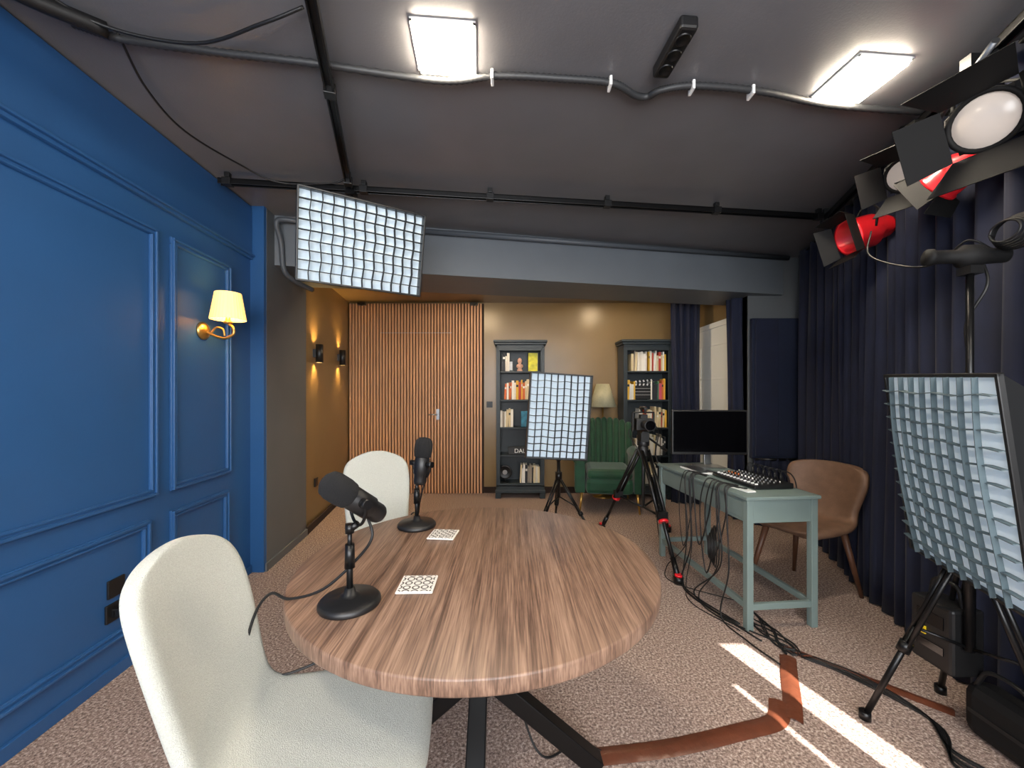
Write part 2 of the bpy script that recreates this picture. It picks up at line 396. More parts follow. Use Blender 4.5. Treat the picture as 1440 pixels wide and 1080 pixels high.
# ================= SOFTBOXES =================
def softbox(name,TL,TR,BL,nx,ny,depth,stand=None,feet=None,gd=.03,gm=M_grid,colz=None,hang=None,gw=.004,extra=None,rimd=.055):
    TL,TR,BL=V(TL),V(TR),V(BL); X=(TR-TL); w=X.length; X.normalize(); Z=(TL-BL); h=Z.length; Z=(Z-X*Z.dot(X)).normalized(); Y=Z.cross(X)
    C=TL+X*w/2-Z*h/2
    M=Matrix(((X.x,Y.x,Z.x,C.x),(X.y,Y.y,Z.y,C.y),(X.z,Y.z,Z.z,C.z),(0,0,0,1)))
    base=V((stand[0],stand[1],0)) if stand else C.copy()
    g=G(name,base); Ti=Matrix.Translation(-base)@M; T0=Matrix.Translation(-base)
    # diffuser bulged
    b=NB(); nu,nv=20,20; rows=[]
    for j in range(nv+1):
        rows.append([b.verts.new(((i/nu-.5)*w,-.015*math.sin(PI*i/nu)*math.sin(PI*j/nv)+.012,(j/nv-.5)*h)) for i in range(nu+1)])
    for A,B in zip(rows,rows[1:]):
        for i in range(nu): f=b.faces.new([A[i],A[i+1],B[i+1],B[i]]); f.smooth=True
    b.transform(Ti); g.add('diffuser',b,M_softglow)
    # grid strips slightly sagging
    b=NB()
    def strip(a,c,horizontal):
        n=12; vs=[]
        for k in range(n+1):
            t=k/n; p=V(a).lerp(V(c),t); s=math.sin(t*PI)
            wob=.004*math.sin(t*PI*(nx if horizontal else ny)*2)
            y=-.016*s*1.0
            off=V((0,0,wob)) if horizontal else V((wob,0,0))
            vs.append((b.verts.new(p+off+V((0,y-gd,0))),b.verts.new(p+off+V((0,y,0)))))
        for q,r in zip(vs,vs[1:]): b.faces.new([q[0],r[0],r[1],q[1]])
    for i in range(1,nx): x=(i/nx-.5)*w; strip((x,-.002,-h/2),(x,-.002,h/2),False)
    for j in range(1,ny): z=(j/ny-.5)*h; strip((-w/2,-.002,z),(w/2,-.002,z),True)
    b.transform(Ti); g.add('egg_crate_grid',b,gm,solid=gw)
    b=NB()
    for sx,sz,ww,hh in ((0,1,w+.02,.012),(0,-1,w+.02,.012),(1,0,.012,h+.02),(-1,0,.012,h+.02)):
        box(b,(sx*(w/2+.004),.015-rimd/2,sz*(h/2+.004)),(ww,rimd,hh))
    b.transform(Ti); g.add('rim',b,M_black,bevel=.003)
    # body pyramid
    b=NB(); sec=[(0.015,1.0),(.3*depth,.86),(.65*depth,.55),(depth,.16)]
    R=[]
    for y,s in sec:
        hw,hh=w/2*s+.004,h/2*s+.004
        if s<.3: hw=hh=.065
        R.append([b.verts.new((x,y,z)) for x,z in ((-hw,-hh),(0,-hh*1.0),(hw,-hh),(hw,0),(hw,hh),(0,hh),(-hw,hh),(-hw,0))])
    for A,B in zip(R,R[1:]):
        for k in range(8): b.faces.new([A[k],A[(k+1)%8],B[(k+1)%8],B[k]])
    b.faces.new(R[-1])
    b.transform(Ti); g.add('softbox_body',b,M_black)
    b=NB(); cyl(b,(0,depth-.02,0),(0,depth+.02,0),.075,seg=24); cyl(b,(0,depth+.02,0),(0,depth+.16,0),.055,seg=24); box(b,(0,depth+.17,0),(.08,.03,.08))
    b.transform(Ti); g.add('lamp_head',b,M_blackm)
    hp=Ti@V((0,depth+.03,0))
    if stand:
        b=NB(); ct=colz; hz=min(ct,hp.z+.12)
        cyl(b,(0,0,.35),(0,0,ct*.62),.016); cyl(b,(0,0,ct*.55),(0,0,ct),.011); cyl(b,(0,0,ct*.6),(0,0,ct*.64),.024)
        cyl(b,(0,0,hz-.03),hp,.012); cyl(b,(0,0,hz-.06),(0,0,hz+.0),.022)
        g.add('stand_column',b,M_blackm)
        b=NB(); tp=V((0,0,feet[0][2] if len(feet[0])>2 else .75))
        for f in feet:
            fp=V((f[0]-base.x,f[1]-base.y,.015)); rt=V((0,0,tp.z))
            sd=(fp-rt).normalized(); o=V((0,0,1)).cross(sd).normalized()*.014
            cyl(b,rt+o,rt.lerp(fp,.6)+o,.009); cyl(b,rt-o,rt.lerp(fp,.6)-o,.009); cyl(b,rt.lerp(fp,.5),fp,.011)
            cyl(b,fp+V((0,0,-.012)),fp+V((0,0,.02)),.02)
            cyl(b,rt.lerp(fp,.58),rt.lerp(fp,.63),.022)
            cyl(b,(0,0,.36),rt.lerp(fp,.5),.006)
        cyl(b,(0,0,tp.z-.04),(0,0,tp.z+.04),.032)
        g.add('stand_legs',b,M_blackm)
    if hang:
        b=NB(); hq=V(hang)-base
        cyl(b,hq,hq+V((0,0,-.16)),.012); cyl(b,hq+V((0,0,-.14)),hp,.014); box(b,hq+V((0,0,-.01)),(.06,.06,.04)); 
        g.add('hanger',b,M_blackm)
    return g
softbox('softbox_light',(-1.19,2.2,2.48),(-.58,2.57,2.475),(-1.25,2.29,1.995),12,9,.3,hang=(-1.05,2.58,2.65))
softbox('softbox_light',(.16,3.28,1.50),(.665,3.33,1.47),(.15,3.3,.80),9,12,.28,stand=(.44,3.72),feet=[(.2,3.5,.55),(.75,3.55),(.45,4.1)],colz=1.16)
g=softbox('softbox_light',(1.533,1.62,1.397),(1.384,1.13,1.377),(1.63,1.6,.704),9,13,.28,stand=(1.74,1.50),feet=[(1.44,1.61,.8),(1.9,1.75),(1.74,1.16)],colz=1.78,gm=M_gridl,gd=.016,gw=.003,rimd=.018)
# battery pack hanging on stand
g=G('power_pack',(1.76,1.60,.36))
b=NB(); box(b,(0,0,0),(.13,.16,.26)); g.add('case',b,M_black,bevel=.012)
b=NB(); box(b,(-.066,-.0,.06),(.004,.1,.05)); box(b,(-.066,0,-.05),(.004,.1,.03)); g.add('panel',b,M_screen)
b=NB(); box(b,(-.067,.03,0),(.008,.03,.03)); g.add('connector',b,mat('yellow_plug','#e0c020',.4))
b=NB(); tube(b,[(0,-.06,.12),(0,-.04,.2),(0,.04,.2),(0,.06,.12)],.008); g.add('strap',b,M_rub)
g=G('equipment_bag',(1.83,1.43,.0))
b=NB(); box(b,(0,0,.11),(.12,.26,.20)); g.add('bag',b,M_matte,bevel=.04)
b=NB(); tube(b,[(-.03,-.1,.2),(-.04,-.05,.28),(-.04,.05,.28),(-.03,.1,.2)],.008); box(b,(-.062,0,.11),(.006,.2,.015)); g.add('strap',b,M_rub)

# ================= TABLE =================
TX,TY=-.1155,1.405
g=G('round_table',(TX,TY,0))
b=NB(); lathe(b,[(0,.708),(.6,.708),(.604,.712),(.605,.716),(.605,.744),(.6035,.7485),(.6,.75),(0,.75)],seg=128); g.add('top',b,M_table)
b=NB(); 
for a in (PI*0,PI/2,PI,PI*1.5):
    a+=.02
    f=V((.42*math.cos(a),.42*math.sin(a),.0)); t=V((-.40*math.cos(a),-.40*math.sin(a),.69))
    d=(t-f); mid=(t+f)/2; q=d.to_track_quat('Z','Y').to_matrix()
    box(b,mid,(.06,.06,d.length),R=q)
g.add('crossed_legs',b,M_blackm,bevel=.004)
b=NB(); box(b,(0,0,.70),(.85,.06,.012),R=Matrix.Rotation(.02,3,'Z')); box(b,(0,0,.70),(.06,.85,.012),R=Matrix.Rotation(.02,3,'Z')); cyl(b,(0,0,.28),(0,0,.42),.055,seg=24)
g.add('hub',b,M_blackm)

# ================= CHAIRS =================
def shell(rows,nt=8,thick=.045):
    b=NB(); R=[]
    for x,z,hw,wr,lf in rows:
        r=[]
        for i in range(nt+1):
            t=-1+2*i/nt; a=abs(t)**2.2
            r.append(b.verts.new((x+wr*a,t*hw,z+lf*a)))
        R.append(r)
    for A,B in zip(R,R[1:]):
        for i in range(nt): f=b.faces.new([A[i],A[i+1],B[i+1],B[i]]); f.smooth=True
    return b
def fabchair(name,loc,rz,m=M_fab):
    g=G(name,loc,rz)
    rows=[(.265,.43,.12,0,0),(.262,.445,.18,-.008,0),(.245,.462,.21,-.012,.0),(.16,.468,.222,0,.0),(.02,.462,.222,0,.0),(-.10,.455,.210,0,.004),(-.18,.462,.194,.0,.012),
          (-.222,.50,.180,.012,.012),(-.248,.57,.182,.020,.0),(-.272,.66,.192,.025,.0),(-.298,.76,.200,.027,.0),(-.322,.85,.199,.025,-.005),(-.340,.91,.184,.02,-.018),(-.350,.945,.154,.013,-.026),(-.355,.964,.095,.008,-.02)]
    b=shell(rows); g.add('upholstered_shell',b,m,solid=.042,sub=2,soff=0,smooth=True)
    b=NB()
    for sx,sy in ((.17,.17),(.17,-.17),(-.15,.16),(-.15,-.16)):
        cyl(b,(sx*1.35,sy*1.3,0),(sx*.8,sy*.8,.44),.011,.018)
    cyl(b,(.13,.13,.425),(-.12,-.12,.425),.012); cyl(b,(.13,-.13,.425),(-.12,.12,.425),.012)
    g.add('legs',b,M_blackm)
    return g
fabchair('upholstered_chair',(-.495,1.025,0),.14)
fabchair('upholstered_chair',(-.72,2.20,0),math.radians(-65))
# leather chair
g=G('leather_chair',(1.99,2.68,0),math.radians(-158))
rows=[(.25,.435,.12,0,0),(.245,.445,.18,-.01,0),(.2,.455,.22,0,.0),(.05,.455,.235,0,.0),(-.1,.45,.23,0,.01),(-.19,.455,.215,.02,.03),(-.225,.50,.20,.04,.03),(-.245,.58,.215,.06,.02),(-.265,.67,.245,.075,.01),(-.285,.76,.26,.085,.0),(-.297,.815,.245,.08,.0),(-.302,.84,.20,.06,-.008),(-.304,.85,.12,.02,-.005)]
b=shell(rows); g.add('leather_shell',b,M_leather,solid=.055,sub=2,smooth=True)
b=NB()
for sx,sy in ((.2,.17),(.2,-.17),(-.17,.17),(-.17,-.17)): cyl(b,(sx*1.3,sy*1.25,0),(sx*.85,sy*.85,.43),.012,.021)
box(b,(0,0,.415),(.3,.3,.03)); g.add('wooden_legs',b,M_woodleg)

# green armchair
g=G('velvet_armchair',(1.12,4.66,0),math.radians(-98))
b=NB(); box(b,(.04,0,.30),(.60,.52,.18)); g.add('seat_base',b,M_green,bevel=.05)
b=NB(); box(b,(.07,0,.43),(.56,.50,.12)); g.add('seat_cushion',b,M_green,bevel=.05)
b=NB(); n=9
for i in range(n):
    t=-1+2*i/(n-1); y=t*.29; x=-.26+.09*abs(t)**2; top=1.03-.05*abs(t)**2.5
    M=Matrix.Translation((x,y,0))@Matrix.Rotation(-.12,4,'Y')
    lathe(b,[(0,.22),(.04,.24),(.042,.35),(.042,top-.05),(.036,top-.02),(.02,top),(0,top+.005)],M@Matrix.Diagonal((1.4,1,1,1)),16)
g.add('channel_back',b,M_green)
b=NB()
for s in (-1,1):
    box(b,(.02,s*.32,.42),(.58,.11,.40)); cyl(b,(-.25,s*.325,.62),(.30,s*.335,.60),.07,seg=20)
    for k in range(5): cyl(b,(.28+.01,s*(.28+.022*k),.25),(.29,s*(.28+.022*k),.60),.014)
g.add('arms',b,M_green,bevel=.03)
b=NB()
for sx,sy in ((.27,.3),(.27,-.3),(-.22,.26),(-.22,-.26)): cyl(b,(sx*1.12,sy*1.08,0),(sx,sy,.24),.009,.018)
g.add('brass_legs',b,M_gold)

# floor lamp
g=G('floor_lamp',(1.17,5.09,0))
b=NB(); lathe(b,[(0,0),(.13,0),(.13,.02),(.02,.035),(.012,.06),(.012,1.2),(0,1.2)],seg=32); g.add('stem',b,M_gold)
b=NB(); lathe(b,[(.17,1.155),(.08,1.45)],seg=40); g.add('lampshade',b,M_shade,solid=.004)
b=NB(); lathe(b,[(0,1.2),(.02,1.2),(.035,1.27),(.02,1.32),(0,1.325)],seg=16); g.add('bulb',b,M_white)

# ================= BOOKCASES =================
bookcols=['#d9d4c8','#b8402e','#e0b13a','#22262c','#2f5f80','#e8e4da','#d06a35','#7c2430','#4c7a60','#8f8577','#f0ede4','#3a3f58','#d9c8a0','#c84f62']
BM=[mat('book_cover_'+str(i),c,.6) for i,c in enumerate(bookcols)]+[mat('paper','#efe9da',.8)]
shz=[.19,.55,.90,1.25,1.61]
def bookcase(name,x,y,rz,seed,plan):
    rnd=random.Random(seed)
    g=G(name,(x,y,0),rz)
    W=.58; D=.28
    b=NB()
    for s in (-1,1): box(b,(s*W/2,D/2,1.03),(.028,D,1.78))
    for s in (-1,1):
        for yy in (.012,): box(b,(s*(W/2-.01),yy,1.04),(.05,.02,1.74))
    box(b,(0,D/2,.135),(W+.03,D,.07)); box(b,(0,D/2,1.92),(W+.02,D,.04))
    for z in shz: box(b,(0,D/2,z-.011),(W-.02,D-.02,.02))
    g.add('carcass',b,M_case,bevel=.003)
    b=NB(); box(b,(0,D-.008,1.02),(W,.012,1.8)); g.add('back_panel',b,M_case)
    b=NB(); box(b,(0,D/2-.01,1.955),(W+.07,D+.03,.03)); box(b,(0,D/2-.015,1.985),(W+.10,D+.05,.03)); box(b,(0,.0,.09),(W+.05,.03,.04))
    for s in (-1,1):
        box(b,(s*(W/2-.01),.02,.05),(.07,.05,.10)); box(b,(s*(W/2-.055),.02,.085),(.05,.04,.03)); box(b,(s*(W/2-.01),D-.03,.05),(.05,.05,.10))
    box(b,(0,.01,1.885),(W-.04,.02,.04)); box(b,(0,.01,.165),(W-.03,.02,.03))
    g.add('cornice_and_plinth',b,M_case,bevel=.006)
    b=NB()
    for si,(x0,x1,kind) in plan:
        z=shz[si]; xx=x0
        while xx<x1:
            t=rnd.uniform(.014,.034); h=rnd.uniform(.19,.265); d=rnd.uniform(.13,.17); lean=0
            if xx+t>x1: break
            mi=rnd.randrange(len(bookcols)) if kind=='mix' else rnd.choice({'warm':[1,2,6,12,10,5],'pale':[0,5,10,9,12,3],'dark':[3,11,4,9,0,8]}[kind])
            yc=.04+d/2
            R=Matrix.Rotation(rnd.choice([0,0,0,.06]),3,'Y')
            box(b,(xx+t/2,yc,z+h/2),(t*.96,d,h),R=R,mi=mi)
            box(b,(xx+t/2,yc,z+h-.001),(t*.7,d*.94,.004),mi=len(bookcols))
            if rnd.random()<.5: box(b,(xx+t/2,yc-d/2,z+h*.72),(t*.8,.002,h*.12),R=R,mi=rnd.choice([0,3,5,10]))
            xx+=t+.001
    g.add('books',b,BM)
    return g
gb=bookcase('bookcase',.105,4.98,0,3,[(0,(-.0,.26,'pale')),(1,(.2,.26,'dark')),(2,(-.26,-.08,'pale')),(3,(-.2,.17,'warm')),(4,(-.24,-.13,'pale'))])
# decorations on left case
def deco(name,x,y,z): return G(name,(x,y,z))
g=deco('photo_frame',-.06,5.07,1.61)
b=NB(); box(b,(0,0,.07),(.16,.015,.14)); g.add('frame',b,M_black,bevel=.003)
b=NB(); box(b,(0,-.009,.07),(.13,.003,.11)); g.add('picture',b,mat('photo_print','#c9ccd0',.4,noise=.3,ns=14))
g=deco('bust_figurine',.10,5.07,1.61)
b=NB(); lathe(b,[(0,0),(.035,0),(.035,.02),(.02,.035),(.045,.06),(.04,.085),(.015,.10),(.028,.125),(.028,.15),(.015,.17),(0,.175)],seg=20); g.add('bust',b,mat('bust_terracotta','#caa08c',.6,noise=.3,ns=25))
g=deco('yellow_book_stack',.27,5.10,1.61)
b=NB(); box(b,(0,0,.12),(.12,.04,.24)); g.add('cover',b,mat('yellow_cover','#d9d021',.5,noise=.3,ns=18),bevel=.003)
b=NB(); box(b,(.002,.0,.12),(.121,.032,.234)); g.add('pages',b,BM[-1])
g=deco('blue_book',.19,5.08,.90)
b=NB(); box(b,(0,0,.10),(.15,.03,.20)); g.add('cover',b,mat('blue_cover','#2b7c9c',.5,noise=.4,ns=18),bevel=.003)
b=NB(); box(b,(.002,.0,.10),(.151,.022,.194)); g.add('pages',b,BM[-1])
g=deco('name_sign',.08,5.02,.55)
b=NB(); box(b,(0,0,.05),(.26,.03,.10)); g.add('plate',b,M_black,bevel=.004)
cu=bpy.data.curves.new('sign_text','FONT'); cu.body='DALI'; cu.size=.075; cu.extrude=.001; cu.align_x='CENTER'
o=bpy.data.objects.new('lettering',cu); col.objects.link(o); o.parent=g.e; o.location=(.03,-.018,.025); o.rotation_euler=(PI/2,0,0); cu.materials.append(M_white)
g=deco('round_mirror',-.09,5.05,.19)
b=NB(); lathe(b,[(0,.0),(.07,.0),(.085,.006),(.09,0),(.085,-.01),(0,-.01)],Matrix.Translation((0,0,.13))@Matrix.Rotation(PI/2,4,'X'),32); cyl(b,(0,0.01,0),(0,.01,.05),.012); cyl(b,(0,.01,0),(0,.01,.008),.05); g.add('disc',b,M_blackm)
b=NB(); cyl(b,(0,-.012,.13),(0,-.008,.13),.03,seg=20); g.add('hub',b,M_steel)
gb=bookcase('bookcase',1.70,4.93,0,9,[(0,(-.26,.2,'pale')),(1,(-.15,.24,'pale')),(2,(-.1,.26,'warm')),(3,(-.27,-.13,'warm')),(3,(.05,.26,'mix')),(4,(-.2,0,'pale')),(4,(.02,.26,'warm'))])
g=deco('clapperboard',1.66,4.99,1.25)
b=NB(); box(b,(0,0,.09),(.24,.012,.17)); g.add('slate',b,M_black,bevel=.002)
b=NB(); box(b,(0,-.002,.19),(.24,.016,.03)); box(b,(.0,-.002,.235),(.24,.016,.03),R=Matrix.Rotation(-.1,3,'Y'))
g.add('clap_sticks',b,M_black)
b=NB()
for i in range(5):
    for zz,r in ((.19,.5),(.235,-.5)): box(b,(-.095+i*.048,-.011,zz+(.0 if zz<.2 else -.1*(-.095+i*.048)*-1)),(.018,.003,.026),R=Matrix.Rotation(r,3,'Y'))
for z in (.06,.1,.14): box(b,(0,-.008,z),(.21,.002,.003))
g.add('stripes',b,M_white)

# ================= DESK =================
ddir=(V((1.31,2.2,0))-V((1.21,3.25,0))).normalized()
ang=math.atan2(ddir.y,ddir.x)
cd=(V((1.31,2.2,0))+V((1.21,3.25,0)))/2+V((-ddir.y,ddir.x,0))*.215
g=G('desk',cd,ang); DM=Matrix.Translation(cd)@Matrix.Rotation(ang,4,'Z')
L,W=1.06,.43
b=NB(); box(b,(0,0,.742),(L+.02,W+.02,.02)); g.add('top',b,M_desk,bevel=.004)
b=NB(); box(b,(0,0,.665),(L-.02,W-.02,.13)); g.add('apron',b,M_desk,bevel=.003)
b=NB()
for sx in (-1,1):
    for sy in (-1,1): box(b,(sx*(L/2-.02),sy*(W/2-.02),.365),(.038,.038,.73))
    box(b,(sx*(L/2-.02),0,.13),(.025,W-.06,.035))
box(b,(0,-(W/2-.02),.13),(L-.06,.025,.035)); box(b,(0,W/2-.02,.13),(L-.06,.025,.035))
g.add('legs_and_stretchers',b,M_desk,bevel=.003)
b=NB()
for x in (-.26,.26):
    for s in (-1,1): box(b,(x,s*(W/2-.008),.665),(.46,.006,.09))
g.add('drawer_fronts',b,M_desk,bevel=.002)
# monitor
g=G('computer_monitor',(1.53,3.07,.752),math.radians(-3))
b=NB(); box(b,(0,0,.275),(.57,.035,.345)); g.add('bezel',b,M_black,bevel=.006)
b=NB(); box(b,(0,-.018,.28),(.55,.003,.315)); g.add('screen',b,M_screen)
b=NB(); box(b,(0,.03,.12),(.05,.02,.2)); box(b,(0,.03,.0055),(.22,.15,.009)); g.add('stand',b,M_steel,bevel=.003)
# mixer
mx=DM@V((.18,.06,0))
g=G('audio_mixer',(mx.x,mx.y,.752),ang)
b=NB(); v=box(b,(0,0,.02),(.42,.25,.032)); 
for q in v:
    if q.co.z>.03 and q.co.y<0: q.co.z-=.012
g.add('chassis',b,M_black,bevel=.004)
b=NB(); MS=[M_steel,M_red,mat('knob_orange','#d07a45',.4),M_white]
for i in range(12):
    for j in range(5):
        x=-.185+i*.0335; y=-.095+j*.038; z=.024+ .012*(y+.125)/.25
        if j==0: box(b,(x,y,z+.004),(.008,.016,.008),mi=3)
        else: cyl(b,(x,y,z),(x,y,z+.011),.005,seg=8,mi=(j+i//4)%4 if j==2 else 0)
g.add('knobs_and_faders',b,MS)
b=NB()
for i in range(7):
    x=-.16+i*.05; cyl(b,(x,.1,.035),(x,.1,.075),.006,seg=8); tube(b,[(x,.1,.075),(x+.01,.105,.10),(x+.02,.15,.08),(x+.03,.175,.02),(x+.02,.185,-.1)],.0035)
g.add('jack_plugs',b,M_rub)
kp=DM@V((-.19,-.08,0))
g=G('keyboard',(kp.x,kp.y,.752),ang+.02)
b=NB(); box(b,(0,0,.008),(.28,.12,.014)); g.add('body',b,M_white,bevel=.004)
b=NB()
for i in range(10):
    for j in range(5): box(b,(-.117+i*.026,-.046+j*.023,.018),(.021,.019,.006))
g.add('keys',b,M_steel)
pp=DM@V((.42,-.13,0))
g=G('smartphone',(pp.x-.0,pp.y,.752),ang+.1)
b=NB(); box(b,(-.04,-.0,.005),(.14,.06,.008)); g.add('body',b,M_white,bevel=.004)
b=NB(); box(b,(-.04,0,.0098),(.13,.053,.001)); g.add('screen',b,M_door)
# cables at desk
g=G('cable_bundle')
b=NB(); rnd=random.Random(4)
def DP(x,y,z): 
    p=DM@V((x,y,0)); return (p.x,p.y,z)
for i in range(12):
    x=rnd.uniform(-.1,.40); x2=x+rnd.uniform(-.2,.2); y0=-W/2-.015; dip=rnd.uniform(.3,.62)
    if i%3==0:
        pts=[DP(x,-.15,.765),DP(x,y0-.01,.77),DP(x+.02,y0-.02,.6),DP((x+x2)/2,y0-.03,dip*.6),DP(x2,y0-.02,.55),DP(x2+.05,y0-.01,.768),DP(x2+.05,-.15,.763)]
    else:
        pts=[DP(x,-.12,.765),DP(x,y0-.01,.77),DP(x+.02,y0-.03,.6),DP(x+.05,y0-.04,.3),DP(x2,y0-.06,.03),DP(x2+.2,y0-.08+rnd.uniform(-.08,.08),.008),DP(min(x2+.5,.8),y0+rnd.uniform(-.05,.2),.008)]
    tube(b,pts,rnd.choice([.003,.004,.0045]),n=8,seg=6)
for i in range(5):
    c=DM@V((.22,-.25,0)); r=.05+.012*i
    tube(b,[(c.x+r*.4*math.cos(a)+.01*i,c.y+r*math.cos(a),.36+.0*i+r*1.3*math.sin(a)) for a in [k*PI/5 for k in range(11)]],.004,n=4,seg=6)
for i in range(8):
    p=[DP(.3,-.05,.01)]+[DP(.3+.12*k,-.1+.05*math.sin(k*1.3+i),.008) for k in range(1,4)]+[(1.42+.01*i,1.99,.008)]
    tube(b,p,.004,n=6,seg=6)
g.add('cables',b,M_rub)

# ================= CAMERA ON TRIPOD =================
cx,cy=1.13,3.4
g=G('camera_tripod',(cx,cy,0))
b=NB(); b2=NB(); b3=NB()
for fx,fy in ((.88,3.86),(1.165,2.76),(1.50,3.80)):
    f=V((fx-cx,fy-cy,.02)); t=V((f.x*.08,f.y*.08,.84)); d=(f-t).normalized(); o=V((0,0,1)).cross(d).normalized()*.028
    cyl(b,t+o,t.lerp(f,.58)+o,.014); cyl(b,t-o,t.lerp(f,.58)-o,.014)
    cyl(b,t.lerp(f,.3),t.lerp(f,.9),.014); 
    box(b,t.lerp(f,.54),(.07,.07,.06)); cyl(b,t.lerp(f,.85),f,.02); cyl(b,f-V((0,0,.02)),f+V((0,0,.03)),.034)
    cyl(b2,t.lerp(f,.58),t.lerp(f,.60),.036); cyl(b2,f+V((0,0,.03)),f+V((0,0,.045)),.026)
    cyl(b,(0,0,.35),t.lerp(f,.56),.009)
g.add('legs',b,M_blackm); g.add('leg_clamps',b2,M_red)
b=NB(); cyl(b,(0,0,.80),(0,0,.88),.055,.04,seg=20); cyl(b,(0,0,.35),(0,0,.8),.013); cyl(b,(0,0,.88),(0,0,.92),.05,seg=20); box(b,(0,0,.955),(.07,.11,.08)); box(b,(0,0,1.0),(.06,.14,.015))
cyl(b,(.04,.0,.95),(.30,.28,.80),.009); cyl(b,(.24,.215,.835),(.31,.29,.795),.015)
g.add('fluid_head',b,M_black,bevel=.003)
b=NB(); box(b,(0,.0,1.065),(.145,.08,.10)); box(b,(0,.0,1.13),(.06,.06,.035)); box(b,(-.055,-.03,1.06),(.035,.05,.09))
cyl(b,(0,-.03,1.065),(0,-.10,1.065),.036,seg=24); cyl(b,(0,-.10,1.065),(0,-.145,1.065),.040,seg=24); cyl(b,(0,-.145,1.065),(0,-.18,1.065),.043,.048,seg=24)
for s in (-1,1): box(b,(s*.09,0,1.08),(.012,.03,.16))
box(b,(0,0,1.165),(.19,.03,.012)); cyl(b,(0,-.07,1.20),(0,.07,1.20),.014); cyl(b,(0,.05,1.16),(0,.05,1.20),.01); cyl(b,(0,-.05,1.16),(0,-.05,1.20),.01)
g.add('cinema_camera',b,M_black,bevel=.004)
b=NB(); cyl(b,(0,-.181,1.065),(0,-.177,1.065),.04,seg=24); g.add('lens_glass',b,M_screen)
b=NB(); tube(b,[(.07,0,1.08),(.14,.02,1.0),(.12,.03,.8),(.16,.0,.6),(.1,-.05,.3),(.12,-.1,.02)],.004); tube(b,[(-.07,0,1.08),(-.12,.02,.98),(-.06,-.05,.85),(.02,-.08,.6),(.1,-.1,.35),(.15,-.2,.02)],.004); g.add('camera_cables',b,M_rub)

# ================= MICROPHONES =================
def mic(name,x,y,d,ch=.283):
    g=G(name,(x,y,.751))
    b=NB(); lathe(b,[(0,0),(.08,0),(.082,.004),(.081,.012),(.074,.019),(.03,.024),(.016,.03),(.013,.045),(0,.045)],seg=48); g.add('weighted_base',b,M_black)
    b=NB(); cyl(b,(0,0,.03),(0,0,.14),.0085); cyl(b,(0,0,.10),(0,0,.165),.014,.012); cyl(b,(0,0,.14),(0,0,ch-.078),.006); cyl(b,(0,0,ch-.088),(0,0,ch-.063),.012); g.add('stand_rod',b,M_blackm)
    d=V(d).normalized(); c=V((.022,0,ch)); Md=dirM(c,d)@Matrix.Scale(1.06,4)
    b=NB(); lathe(b,[(0,-.085),(.018,-.085),(.024,-.078),(.026,-.07),(.026,-.045),(.0305,-.04),(.0305,.02),(.028,.024),(.028,.03)],Md,32); g.add('mic_body',b,M_black)
    b=NB(); lathe(b,[(.028,.024),(.034,.03),(.0365,.05),(.036,.08),(.032,.096),(.02,.106),(0,.109)],Md,32); g.add('foam_windscreen',b,M_foam)
    side=d.cross(V((0,0,1))).normalized()
    b=NB(); pts=[]
    for k in range(11):
        a=PI*k/10; pts.append(c+side*.05*math.cos(a)-(V((0,0,1)))*.065*math.sin(a))
    tube(b,pts,.0045,n=3); 
    for s in (-1,1): cyl(b,c+side*s*.03,c+side*s*.06,.013)
    cyl(b,(0,0,ch-.078),(.022,0,ch-.062),.010)
    g.add('yoke',b,M_blackm)
mic('microphone',-.446,1.085,(-.40,-.42,.46))
mic('microphone',-.415,1.72,(.06,.10,.75),.272)
g=G('microphone_cable')
b=NB()
tube(b,[(-.41,1.12,.98),(-.39,1.1,.93),(-.43,1.10,.87),(-.52,1.09,.79),(-.62,1.10,.757),(-.69,1.13,.757),(-.735,1.13,.70),(-.75,1.12,.60),(-.72,1.16,.50),(-.62,1.2,.50),(-.5,1.25,.55),(-.4,1.32,.60)],.004,n=10)
tube(b,[(-.40,1.73,.99),(-.385,1.74,.95),(-.41,1.76,.85),(-.43,1.80,.77),(-.47,1.90,.757),(-.5,1.95,.70),(-.45,1.9,.5)],.0035,n=8)
tube(b,[(.0,1.5,.35),(.05,1.45,.12),(.12,1.42,.02),(.25,1.5,.006),(.33,1.46,.006)],.004)
g.add('cable',b,M_rub)
for (x,y,r) in ((-.285,1.19,.03),(-.28,1.61,-.1)):
    g=G('coaster',(x,y,.751),r)
    b=NB(); box(b,(0,0,.003),(.108,.108,.006)); g.add('tile',b,mat('coaster_tile','#d9d7d0',.5),bevel=.004)
    b=NB(); box(b,(0,0,.0063),(.096,.096,.0006)); g.add('printed_pattern',b,M_coast)

# ================= WALL SCONCES =================
sp=ML@V((2.44,0,1.715))
MS2=Matrix.Translation(sp)@Matrix.Rotation(math.radians(4),4,'Z')
g=G('wall_sconce',M=MS2)
b=NB(); lathe(b,[(0,0),(.055,0),(.055,.008),(.045,.018),(.02,.03),(0,.032)],Matrix.Rotation(PI/2,4,'Y'),32)
tube(b,[(.02,0,0),(.07,0,-.03),(.13,0,-.045),(.18,0,-.02),(.18,0,.02),(.155,0,.045),(.14,0,.075)],.008)
tube(b,[(.05,0,-.015),(.08,0,.02),(.12,0,.01),(.13,0,-.03)],.006)
lathe(b,[(0,.045),(.02,.045),(.028,.055),(.012,.065),(.012,.1),(0,.1)],Matrix.Translation((.15,0,0)),20)
g.add('brass_arm',b,M_gold)
b=NB(); seg=64; R=[]
for (r,z) in ((.094,.07),(.068,.235)):
    R.append([b.verts.new((.15+(r*(1+.02*(k%2)))*math.cos(2*PI*k/seg),(r*(1+.02*(k%2)))*math.sin(2*PI*k/seg),z)) for k in range(seg)])
